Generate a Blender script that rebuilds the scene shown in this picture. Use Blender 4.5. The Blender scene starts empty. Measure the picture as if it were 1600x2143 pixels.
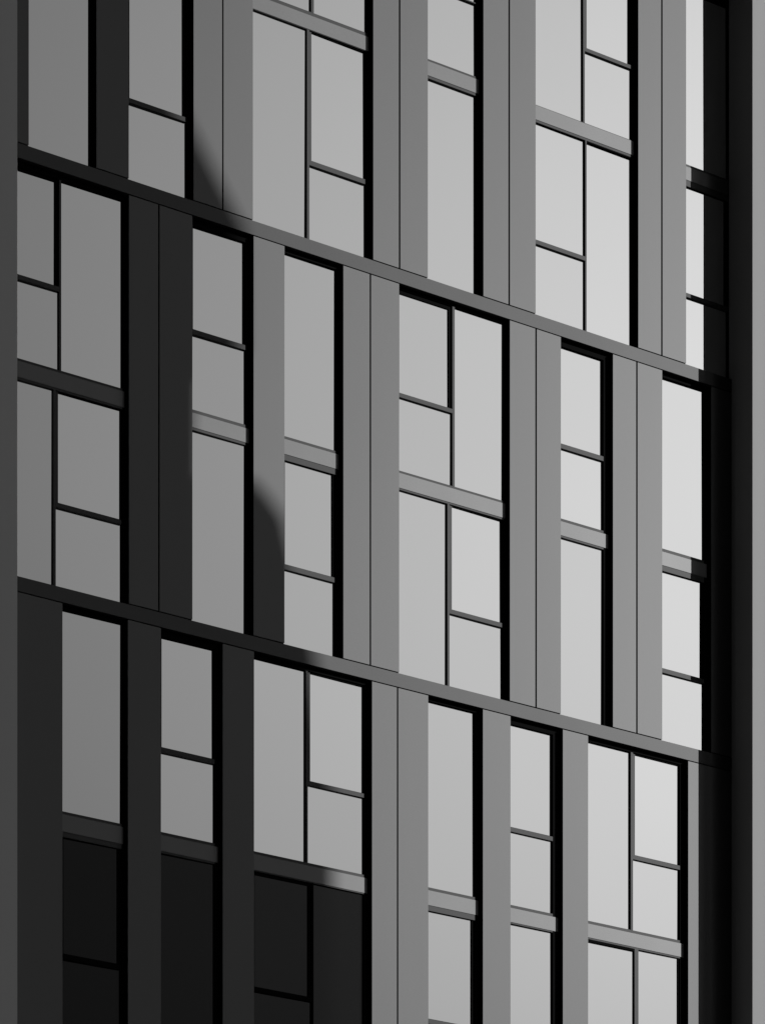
import bpy, math, random
from mathutils import Vector
R = math.radians
scene = bpy.context.scene
COL = scene.collection

# ------------------------------------------------------------------ camera
# level view camera with vertical shift (verticals stay parallel), 51 m in front of the facade
cam_data = bpy.data.cameras.new("camera")
cam_data.sensor_fit = 'VERTICAL'
cam_data.sensor_height = 24.0
cam_data.lens = 7828.0 / 2143.0 * 24.0
cam_data.shift_y = (4219.0 - 1071.5) / 2143.0
cam_data.clip_end = 6000.0
cam = bpy.data.objects.new("camera", cam_data)
cam.location = (0.0, -51.0657, 1.6)
cam.rotation_euler = (R(90), 0, R(54.66115 - 90.0))
COL.objects.link(cam)
scene.camera = cam

# ------------------------------------------------------------------ light and sky
SUN_EL, SUN_TAN = 22.0, 1.40
SUN_AZ = math.atan(SUN_TAN)                       # from the facade's outward normal (-Y) towards +X
sun_dir = Vector((math.sin(SUN_AZ) * math.cos(R(SUN_EL)), -math.cos(SUN_AZ) * math.cos(R(SUN_EL)), math.sin(R(SUN_EL))))
world = bpy.data.worlds.new("World")
scene.world = world
world.use_nodes = True
nt = world.node_tree
nt.nodes.clear()
out = nt.nodes.new('ShaderNodeOutputWorld')
bg = nt.nodes.new('ShaderNodeBackground')
sky = nt.nodes.new('ShaderNodeTexSky')
sky.sky_type = 'NISHITA'
sky.sun_disc = False
sky.sun_elevation = R(SUN_EL)
sky.sun_rotation = math.atan2(sun_dir.x, sun_dir.y)
sky.air_density = 1.0
sky.dust_density = 1.0
SKY_BASE, GLOW, GLOW_SIGMA = 0.11, 37.0, 0.288   # thin haze brightening the sky round the sun
bw = nt.nodes.new('ShaderNodeSeparateColor')      # the photograph is black and white, taken through a red filter: the sky's red channel
tc = nt.nodes.new('ShaderNodeTexCoord')
dot = nt.nodes.new('ShaderNodeVectorMath'); dot.operation = 'DOT_PRODUCT'
dot.inputs[1].default_value = sun_dir
ac = nt.nodes.new('ShaderNodeMath'); ac.operation = 'ARCCOSINE'
sq = nt.nodes.new('ShaderNodeMath'); sq.operation = 'POWER'; sq.inputs[1].default_value = 2.0
dv = nt.nodes.new('ShaderNodeMath'); dv.operation = 'DIVIDE'; dv.inputs[1].default_value = -GLOW_SIGMA ** 2
ex = nt.nodes.new('ShaderNodeMath'); ex.operation = 'EXPONENT'
ml = nt.nodes.new('ShaderNodeMath'); ml.operation = 'MULTIPLY'; ml.inputs[1].default_value = GLOW
sb = nt.nodes.new('ShaderNodeMath'); sb.operation = 'MULTIPLY'; sb.inputs[1].default_value = SKY_BASE
ad = nt.nodes.new('ShaderNodeMath'); ad.operation = 'ADD'
L = nt.links.new
L(sky.outputs[0], bw.inputs[0]); L(bw.outputs[0], sb.inputs[0]); L(sb.outputs[0], ad.inputs[0])
L(tc.outputs['Generated'], dot.inputs[0]); L(dot.outputs['Value'], ac.inputs[0]); L(ac.outputs[0], sq.inputs[0]); L(sq.outputs[0], dv.inputs[0])
L(dv.outputs[0], ex.inputs[0]); L(ex.outputs[0], ml.inputs[0]); L(ml.outputs[0], ad.inputs[1])
L(ad.outputs[0], bg.inputs['Color'])
bg.inputs['Strength'].default_value = 0.05
L(bg.outputs[0], out.inputs['Surface'])

sun_data = bpy.data.lights.new("sun", 'SUN')
sun_data.energy = 3.6
sun_data.angle = R(0.3)
sun_data.color = (1.0, 1.0, 1.0)
sun = bpy.data.objects.new("sun", sun_data)
sun.rotation_euler = (-sun_dir).to_track_quat('-Z', 'Y').to_euler()
sun.location = (60, -60, 60)
COL.objects.link(sun)

vs = scene.view_settings
vs.view_transform = 'Standard'; vs.look = 'None'; vs.gamma = 1.0; vs.use_curve_mapping = False
vs.exposure = 0.0
scene.cycles.max_bounces = 6

# ---- set-out of the facade in metres
WINDOWS = [
  (1, 29.418, 30.647, 34.681, 34.442, [[(29.438, 30.567, [(29.446, 30.567, 34.731, 37.75, 0, 0)])], [(29.438, 30.58, [(29.446, 30.58, 30.929, 34.382, 0, 0)])]]) ,  # A
  (1, 31.251, 32.47, 34.681, 34.442, [[(31.271, 32.389, [(31.279, 32.389, 34.731, 37.75, 0, 0)])], [(31.271, 32.38, [(31.323, 32.326, 32.282, 34.382, 1, 0), (31.279, 32.38, 30.929, 32.209, 0, 0)])]]) ,  # B
  (1, 33.625, 36.018, 34.681, 34.442, [[(33.645, 34.823, [(33.653, 34.823, 34.752, 37.75, 0, 0)]), (34.876, 35.947, [(34.876, 35.947, 34.74, 37.75, 0, 0)])], [(33.645, 34.74, [(33.653, 34.74, 30.929, 34.434, 0, 0)]), (34.786, 35.92, [(34.84, 35.906, 32.285, 34.413, 1, 0), (34.786, 35.906, 30.929, 32.205, 0, 0)])]]) ,  # C
  (1, 37.148, 38.315, 34.654, 34.41, [[(37.168, 38.223, [(37.176, 38.223, 35.951, 37.75, 0, 0), (37.176, 38.213, 34.691, 35.932, 0, 0)])], [(37.168, 38.208, [(37.176, 38.208, 30.929, 34.365, 0, 0)])]]) ,  # D
  (1, 39.443, 41.714, 34.586, 34.338, [[(39.463, 40.547, [(39.471, 40.547, 34.63, 37.75, 0, 0)]), (40.582, 41.636, [(40.639, 41.578, 35.912, 37.75, 1, 0), (40.582, 41.636, 34.596, 35.849, 0, 0)])], [(39.463, 40.594, [(39.515, 40.578, 32.269, 34.298, 1, 0), (39.471, 40.582, 30.929, 32.197, 0, 0)]), (40.623, 41.636, [(40.623, 41.636, 30.929, 34.277, 0, 0)])]]) ,  # E
  (1, 42.811, 43.872, 34.495, 34.256, [[(42.831, 43.896, [(42.839, 43.896, 34.535, 37.639, 0, 0)])], [(42.831, 43.896, [(42.883, 43.789, 32.249, 34.15, 1, 0), (42.839, 43.896, 30.929, 32.179, 0, 0)])]]) ,  # F
  (2, 28.913, 31.251, 27.556, 27.301, [[(28.933, 30.014, [(28.985, 29.941, 28.912, 30.559, 1, 0), (28.941, 30.014, 27.6, 28.837, 0, 0)]), (30.051, 31.182, [(30.051, 31.182, 27.597, 30.606, 0, 0)])], [(28.933, 29.908, [(28.941, 29.908, 24.142, 27.265, 0, 0)]), (29.952, 31.16, [(30.005, 31.148, 25.495, 27.246, 1, 0), (29.952, 31.146, 24.142, 25.422, 0, 0)])]]) ,  # G
  (2, 32.452, 33.628, 27.544, 27.305, [[(32.472, 33.524, [(32.524, 33.488, 28.897, 30.574, 1, 0), (32.48, 33.524, 27.596, 28.818, 0, 0)])], [(32.472, 33.531, [(32.48, 33.531, 24.142, 27.265, 0, 0)])]]) ,  # H
  (2, 34.24, 35.411, 27.556, 27.304, [[(34.26, 35.328, [(34.268, 35.328, 27.602, 30.619, 0, 0)])], [(34.26, 35.289, [(34.312, 35.256, 25.493, 27.208, 1, 0), (34.268, 35.289, 24.142, 25.411, 0, 0)])]]) ,  # I
  (2, 36.553, 38.881, 27.55, 27.297, [[(36.573, 37.72, [(36.625, 37.648, 28.897, 30.579, 1, 0), (36.581, 37.72, 27.596, 28.827, 0, 0)]), (37.768, 38.82, [(37.768, 38.82, 27.589, 30.642, 0, 0)])], [(36.573, 37.616, [(36.581, 37.616, 24.142, 27.267, 0, 0)]), (37.658, 38.785, [(37.722, 38.77, 25.487, 27.246, 1, 0), (37.658, 38.755, 24.142, 25.415, 0, 0)])]]) ,  # J
  (2, 39.993, 41.144, 27.533, 27.287, [[(40.013, 40.999, [(40.065, 40.965, 28.881, 30.568, 1, 0), (40.021, 40.999, 27.581, 28.801, 0, 0)])], [(40.013, 40.999, [(40.021, 40.999, 24.142, 27.254, 0, 0)])]]) ,  # K
  (2, 42.262, 43.39, 27.522, 27.278, [[(42.282, 43.292, [(42.29, 43.292, 27.576, 30.608, 0, 0)])], [(42.282, 43.292, [(42.334, 43.23, 25.457, 27.183, 1, 0), (42.29, 43.292, 24.142, 25.381, 0, 0)])]]) ,  # L
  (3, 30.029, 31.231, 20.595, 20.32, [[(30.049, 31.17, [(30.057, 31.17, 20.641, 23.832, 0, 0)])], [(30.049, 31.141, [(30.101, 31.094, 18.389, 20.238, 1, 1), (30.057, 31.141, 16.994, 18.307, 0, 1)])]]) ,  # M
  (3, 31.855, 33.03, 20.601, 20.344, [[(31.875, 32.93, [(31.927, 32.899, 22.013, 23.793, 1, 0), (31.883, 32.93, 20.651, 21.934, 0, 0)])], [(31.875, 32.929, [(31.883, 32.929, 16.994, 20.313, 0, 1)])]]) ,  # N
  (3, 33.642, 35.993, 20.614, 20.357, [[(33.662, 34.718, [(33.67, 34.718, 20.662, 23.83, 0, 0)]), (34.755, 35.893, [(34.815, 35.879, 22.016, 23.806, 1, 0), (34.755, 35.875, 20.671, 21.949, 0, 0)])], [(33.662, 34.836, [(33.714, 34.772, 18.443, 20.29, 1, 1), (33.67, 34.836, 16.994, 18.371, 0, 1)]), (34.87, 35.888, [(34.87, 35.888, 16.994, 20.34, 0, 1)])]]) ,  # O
  (3, 37.156, 38.304, 20.637, 20.383, [[(37.176, 38.198, [(37.184, 38.198, 20.687, 23.838, 0, 0)])], [(37.176, 38.182, [(37.228, 38.134, 18.46, 20.293, 1, 0), (37.184, 38.182, 16.994, 18.38, 0, 0)])]]) ,  # P
  (3, 38.899, 40.033, 20.64, 20.392, [[(38.919, 39.877, [(38.971, 39.85, 22.025, 23.794, 1, 0), (38.927, 39.877, 20.69, 21.95, 0, 0)])], [(38.919, 39.877, [(38.927, 39.877, 16.994, 20.369, 0, 0)])]]) ,  # Q
  (3, 40.594, 42.855, 20.654, 20.412, [[(40.614, 41.613, [(40.622, 41.613, 20.704, 23.831, 0, 0)]), (41.662, 42.734, [(41.721, 42.718, 22.031, 23.806, 1, 0), (41.662, 42.702, 20.708, 21.958, 0, 0)])], [(40.614, 41.699, [(40.622, 41.699, 16.994, 20.344, 0, 0)]), (41.785, 42.702, [(41.785, 42.702, 16.994, 20.385, 0, 0)])]]) ,  # R
]
PIERS = {
  1 : [(28.811, 29.418), (30.647, 31.251), (32.47, 33.023), (33.045, 33.62), (36.018, 36.546), (36.574, 37.148), (38.315, 38.854), (38.881, 39.443), (41.714, 42.237), (42.266, 42.811)] ,
  2 : [(31.251, 31.803), (31.825, 32.452), (33.629, 34.24), (35.411, 35.948), (35.974, 36.553), (38.881, 39.435), (39.462, 39.993), (41.144, 41.669), (41.698, 42.262), (43.39, 43.872)] ,
  3 : [(28.811, 30.029), (31.231, 31.855), (33.03, 33.642), (35.993, 36.506), (36.531, 37.156), (38.304, 38.899), (40.033, 40.594), (42.855, 43.872)] ,
}
ROWS= {1: (37.85, 30.929), 2: (30.698, 24.142), 3: (23.91, 16.994)}
BANDS= [(37.85, 38.081), (30.698, 30.929), (23.91, 24.142), (16.762, 16.994)]
BLADE = [(32.224, 32.441), (32.47, 32.089), (33.021, 31.334), (33.457, 30.74), (33.494, 28.724), (32.589, 28.027), (32.589, 26.597), (32.224, 26.51)]
STEP = [(32.224, 26.51), (33.625, 26.712), (33.934, 26.496), (34.235, 26.205), (34.844, 24.096), (35.353, 21.942), (35.372, 20.398), (35.575, 14.471)]

# ------------------------------------------------------------------ materials
def material(name, value, rough, metallic=0.0, spec=0.5, mottle=0.03, mottle_scale=1.2, bump=0.0, bump_scale=3.0, ior=1.45, streak=False):
    m = bpy.data.materials.new(name); m.use_nodes = True
    n = m.node_tree.nodes; l = m.node_tree.links
    b = n['Principled BSDF']
    b.inputs['Roughness'].default_value = rough
    b.inputs['Metallic'].default_value = metallic
    b.inputs['Specular IOR Level'].default_value = spec
    b.inputs['IOR'].default_value = ior
    geo = n.new('ShaderNodeNewGeometry')
    mp = n.new('ShaderNodeMapping')
    if streak: mp.inputs['Scale'].default_value = (2.2, 2.2, 0.28)
    l.new(geo.outputs['Position'], mp.inputs['Vector'])
    nz = n.new('ShaderNodeTexNoise'); nz.inputs['Scale'].default_value = mottle_scale; nz.inputs['Detail'].default_value = 5
    l.new(mp.outputs[0], nz.inputs['Vector'])
    rnd = n.new('ShaderNodeObjectInfo')
    mx = n.new('ShaderNodeMath'); mx.operation = 'MULTIPLY_ADD'; mx.inputs[1].default_value = 2 * mottle; mx.inputs[2].default_value = 1 - mottle
    l.new(nz.outputs['Fac'], mx.inputs[0])
    rv = n.new('ShaderNodeMath'); rv.operation = 'MULTIPLY_ADD'; rv.inputs[1].default_value = 0.05; rv.inputs[2].default_value = 0.975
    l.new(rnd.outputs['Random'], rv.inputs[0])
    mm = n.new('ShaderNodeMath'); mm.operation = 'MULTIPLY'
    l.new(mx.outputs[0], mm.inputs[0]); l.new(rv.outputs[0], mm.inputs[1])
    sc = n.new('ShaderNodeMath'); sc.operation = 'MULTIPLY'; sc.inputs[1].default_value = value
    l.new(mm.outputs[0], sc.inputs[0])
    l.new(sc.outputs[0], b.inputs['Base Color'])
    if bump:
        bz = n.new('ShaderNodeTexNoise'); bz.inputs['Scale'].default_value = bump_scale; bz.inputs['Detail'].default_value = 1
        l.new(geo.outputs['Position'], bz.inputs['Vector'])
        bp = n.new('ShaderNodeBump'); bp.inputs['Strength'].default_value = bump; bp.inputs['Distance'].default_value = 0.01
        l.new(bz.outputs['Fac'], bp.inputs['Height']); l.new(bp.outputs['Normal'], b.inputs['Normal'])
    return m

M = {
    'panel':   material('satin_panel', 0.064, 0.49, 0.5, 0.5, 0.03, 0.8, streak=True),
    'band':    material('band_panel', 0.043, 0.47, 0.7, 0.2, 0.10, 0.8),
    'spandrel':material('spandrel_panel', 0.088, 0.47, 0.5, 0.5, 0.09, 1.5),
    'frame':   material('frame_metal', 0.041, 0.5, 0.0, 0.2, 0.04, 2.0),
    'jamb':    material('shade_black_frame', 0.003, 0.7, 0.0, 0.02, 0.03, 2.0),  # frame metal turned near-black: shade in the recess painted into the colour
    'liner':   material('black_reveal', 0.004, 0.9, 0.0, 0.0, 0.0),
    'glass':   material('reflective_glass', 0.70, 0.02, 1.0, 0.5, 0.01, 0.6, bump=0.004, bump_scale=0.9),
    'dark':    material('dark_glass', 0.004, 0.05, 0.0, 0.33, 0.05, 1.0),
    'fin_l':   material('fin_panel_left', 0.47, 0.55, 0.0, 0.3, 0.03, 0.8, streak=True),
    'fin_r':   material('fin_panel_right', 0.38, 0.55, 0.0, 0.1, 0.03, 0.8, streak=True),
    'concrete':material('concrete', 0.22, 0.85, 0.0, 0.2, 0.15, 0.4),
    'asphalt': material('asphalt', 0.05, 0.9, 0.0, 0.2, 0.2, 2.0),
    'paving':  material('paving', 0.16, 0.85, 0.0, 0.2, 0.15, 1.0),
}

# ------------------------------------------------------------------ mesh helpers
BOX_F = [(0, 3, 2, 1), (4, 5, 6, 7), (0, 1, 5, 4), (1, 2, 6, 5), (2, 3, 7, 6), (3, 0, 4, 7)]
class Mesh:
    def __init__(s): s.v, s.f = [], []
    def box(s, x0, x1, y0, y1, z0, z1):
        k = len(s.v)
        s.v += [(x0, y0, z0), (x1, y0, z0), (x1, y1, z0), (x0, y1, z0), (x0, y0, z1), (x1, y0, z1), (x1, y1, z1), (x0, y1, z1)]
        s.f += [tuple(i + k for i in f) for f in BOX_F]
        return s
    def prism(s, pts, y0, y1):
        k, n = len(s.v), len(pts)
        s.v += [(x, y0, z) for x, z in pts] + [(x, y1, z) for x, z in pts]
        s.f += [tuple(range(k, k + n)), tuple(range(k + 2 * n - 1, k + n - 1, -1))]
        s.f += [(k + i, k + n + i, k + n + (i + 1) % n, k + (i + 1) % n) for i in range(n)]
        return s
    def build(s, name, mat, parent=None, origin=None, bevel=0.0):
        ox, oy, oz = origin or s.v[0]
        me = bpy.data.meshes.new(name)
        me.from_pydata([(x - ox, y - oy, z - oz) for x, y, z in s.v], [], s.f)
        me.materials.append(mat)
        o = bpy.data.objects.new(name, me); o.location = (ox, oy, oz)
        COL.objects.link(o)
        if parent:
            o.parent = parent
            w = Vector((0, 0, 0)); q = parent
            while q: w += q.location; q = q.parent
            o.location = Vector((ox, oy, oz)) - w
        if bevel:
            b = o.modifiers.new('bevel', 'BEVEL'); b.width = bevel; b.segments = 2
        return o
def box(name, mat, parent, x0, x1, y0, y1, z0, z1, bevel=0.0):
    return Mesh().box(x0, x1, y0, y1, z0, z1).build(name, mat, parent, bevel=bevel)
def empty(name, loc):
    o = bpy.data.objects.new(name, None); o.location = loc; COL.objects.link(o); return o
def tag(o, label=None, cat=None, group=None, kind=None):
    for k, v in (('label', label), ('category', cat), ('group', group), ('kind', kind)):
        if v: o[k] = v

# ------------------------------------------------------------------ the setting
tag(box('ground', M['asphalt'], None, -1500, 1500, -1500, 1500, -0.4, 0.0), kind='structure')
tag(box('pavement', M['paving'], None, 10, 62, -6, -0.6, 0.004, 0.13), kind='structure')

# ------------------------------------------------------------------ the building, facade plane at y = 0
G, MF, SP = 0.12, 0.08, 0.075      # depths behind the facade: glass, frame faces, spandrel face
XL, XR = 28.90, 43.872
tower = empty('office_tower', (36.4, 0, 0))
tag(tower, 'office tower facade with grey metal piers, horizontal floor bands and tall reflective windows', 'building')
box('core', M['liner'], tower, 27.9, 44.9, 0.34, 14.0, 0.0, 38.3)
box('base_wall', M['concrete'], tower, XL, XR, 0.01, 0.335, 0.0, BANDS[3][0] - 0.02)
box('parapet', M['band'], tower, XL, XR, 0.0, 0.335, BANDS[0][1] + 0.015, BANDS[0][1] + 1.1)
for z0, z1 in BANDS:
    box('floor_band', M['band'], tower, XL + 0.002, XR - 0.002, 0.0, 0.33, z0, z1, 0.002)

# side fins: the walls that frame the facade on both sides
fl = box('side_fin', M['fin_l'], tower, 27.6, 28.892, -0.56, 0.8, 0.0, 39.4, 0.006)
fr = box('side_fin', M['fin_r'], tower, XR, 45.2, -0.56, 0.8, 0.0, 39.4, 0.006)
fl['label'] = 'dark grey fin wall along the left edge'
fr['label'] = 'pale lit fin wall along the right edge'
box('side_wall', M['concrete'], tower, 27.6, 27.88, 0.8, 14.0, 0.0, 38.3)
box('side_wall', M['concrete'], tower, 44.92, 45.2, 0.8, 14.0, 0.0, 38.3)

JG = 0.017
for row, segs in PIERS.items():
    top, bot = ROWS[row]
    # liners: the black returns behind each run of pier panels
    runs = []
    for x0, x1 in segs:
        x0 = max(x0, XL)
        if runs and x0 - runs[-1][1] < 0.05: runs[-1][1] = x1
        else: runs.append([x0, x1])
        box('pier_panel', M['panel'], tower, x0 + .002, min(x1, XR - 0.004) - .002, 0.0, 0.012, bot + JG, top - JG, 0.0015)
    for x0, x1 in runs:
        box('pier_return', M['liner'], tower, x0 + 0.004, x1 - 0.004, 0.022, 0.32, bot, top)

rng = random.Random(4)
def pane_mesh(w, h):
    """a sealed double-glazed pane: bowed inwards by about a millimetre, 12 strips wide, 12 mm thick"""
    m = Mesh(); n = 12
    for i in range(n + 1):
        x = -w / 2 + w * i / n
        m.v += [(x, -.0026 * x * x, -h / 2), (x, -.0026 * x * x, h / 2)]
    m.f += [(2 * i, 2 * i + 2, 2 * i + 3, 2 * i + 1) for i in range(n)]
    m.box(-w / 2, w / 2, .002, .012, -h / 2, h / 2)
    return m
def make_window(row, X0, X1, sb, st, segs):
    top, bot = ROWS[row]
    sp_top, sp_bot = max(sb, st), min(sb, st)
    hi_head = segs[0]; lo = segs[1]
    up_bottom = min(p[2] for c in segs[0] for p in [c[2][-1]])
    lo_top = max(p[3] for c in segs[1] for p in [c[2][0]])
    head = max(c[2][0][3] for c in segs[0])
    xr = max(c[1] for s in segs for c in s)
    f = Mesh()
    f.box(X0 + .002, X0 + .02, MF, G + .06, bot, top)                       # left jamb
    f.box(min(xr, X1 - .012), X1 - .001, MF, G + .06, bot, top)            # right jamb
    f.box(X0 + .02, min(xr, X1 - .012), MF, G + .06, head, top)             # head
    win = f.build('window', M['jamb'], tower, origin=(X0, MF, bot))
    xa, xb = X0 + .02, min(xr, X1 - .012)
    box('transom', M['frame'], win, xa, xb, MF + .001, G + .06, lo_top, up_bottom)
    box('spandrel', M['spandrel'], win, X0 + .004, X1 - .036, SP, MF + .0005, sp_bot, sp_top, 0.002)
    for si, cols in enumerate(segs):
        s_lo, s_hi = (up_bottom, head) if si == 0 else (bot, lo_top)
        for ci, (cx0, cx1, panes) in enumerate(cols):
            cx0 = xa if ci == 0 else cx0
            cx1 = min(cx1, xb)
            if ci > 0:
                box('mullion', M['jamb' if panes[0][5] else 'frame'], win, cols[ci - 1][1], cx0, MF, G + .06, s_lo + .001, s_hi - .001)
            if ci == len(cols) - 1 and xb - cx1 > .008:                       # packing piece beside a narrower pane
                box('side_frame', M['jamb'], win, cx1, xb, MF + .015, G + .06, s_lo + .001, s_hi - .001)
            prev = None
            for (x0, x1, z0, z1, cas, dark) in panes:
                x1 = min(x1, xb)
                if prev is not None:
                    box('rail', M['jamb' if dark else 'frame'], win, cx0 + .001, cx1 - .001, MF, G + .06, z1 if not cas else z1 + .03, prev)
                ztop = (prev_rail_bottom(z1, cas) if prev is not None else s_hi)
                if cas:
                    s = Mesh(); d0, d1 = G - .02, G + .05
                    if ci == 0: s.box(cx0 + .002, x0, d0, d1, z0 - .01, ztop)
                    else: box('stile', M['jamb' if dark else 'frame'], win, cx0 + .002, x0 - .0005, d0, d1, z0 - .01, ztop)
                    s.box(x1, cx1 - .002, d0, d1, z0 - .01, ztop)
                    s.box(x0, x1, d0, d1, z1, ztop - .002)
                    s.box(x0, x1, d0, d1, z0 - .01, z0 + .012)
                    s.build('sash', M['jamb'], win)  # sash painted shade-black; only the sunlit stile keeps the frame grey
                elif prev is None and s_hi - z1 > .006:
                    box('head_strip', M['jamb'], win, cx0 + .001, cx1 - .001, MF + .002, G + .05, z1, s_hi)  # shadow under the head painted as a black strip
                cx, cz = (x0 + x1) / 2, (z0 + z1) / 2
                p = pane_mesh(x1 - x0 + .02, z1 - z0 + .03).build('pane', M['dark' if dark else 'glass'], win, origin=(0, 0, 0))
                for poly in p.data.polygons: poly.use_smooth = poly.index < 12
                wp = Vector(win.location) + tower.location
                p.location = Vector((cx, G, cz)) - wp
                yaw = (-.48 if cx < 33.6 else -.22 if cx > 42.2 else 0) + rng.gauss(0, .07)   # fixed turns dim or brighten a pane's reflection; the random part is loose fit
                if cas and ci > 0: yaw += .30
                if row == 3 and si == 1: yaw -= .30
                p.rotation_euler = (R(rng.gauss(0, .07)), 0, R(yaw))
                if dark: p['label'] = 'dark unlit pane'
                prev = z0
def prev_rail_bottom(z1, cas):
    return z1 + .03 if cas else z1
for w in WINDOWS:
    make_window(*w)

# ------------------------------------------------------------------ the neighbouring tower whose shadow falls on the left of the facade
# its stepped edge is set out on the plane y = -30 so that the low sun carries it onto the facade
PD = 30.0
dz = PD / math.cos(SUN_AZ) * math.tan(R(SUN_EL))
def out_pt(p): return (p[0] + SUN_TAN * PD, p[1] + dz)
UL = 28.45 + SUN_TAN * PD
neigh = empty('neighbour_tower', (UL + 3, -PD, 0))
tag(neigh, 'slender concrete tower across the street with a sloping stepped edge', 'tower')
step = [out_pt(p) for p in STEP]; blade = [out_pt(p) for p in BLADE]
body = [(UL, 0), (step[-1][0], 0)] + step[::-1] + [(step[0][0], 62.0), (UL, 62.0)]
Mesh().prism(body, -PD - 1.0, -PD).build('shaft', M['concrete'], neigh)
Mesh().prism([(blade[0][0] + .002, blade[0][1])] + blade[1:-1] + [(blade[-1][0] + .002, blade[-1][1] + .002)], -PD - 0.3, -PD).build('shadow_blade', M['concrete'], neigh)  # unseen thin blade, added to shape the notch in the cast shadow
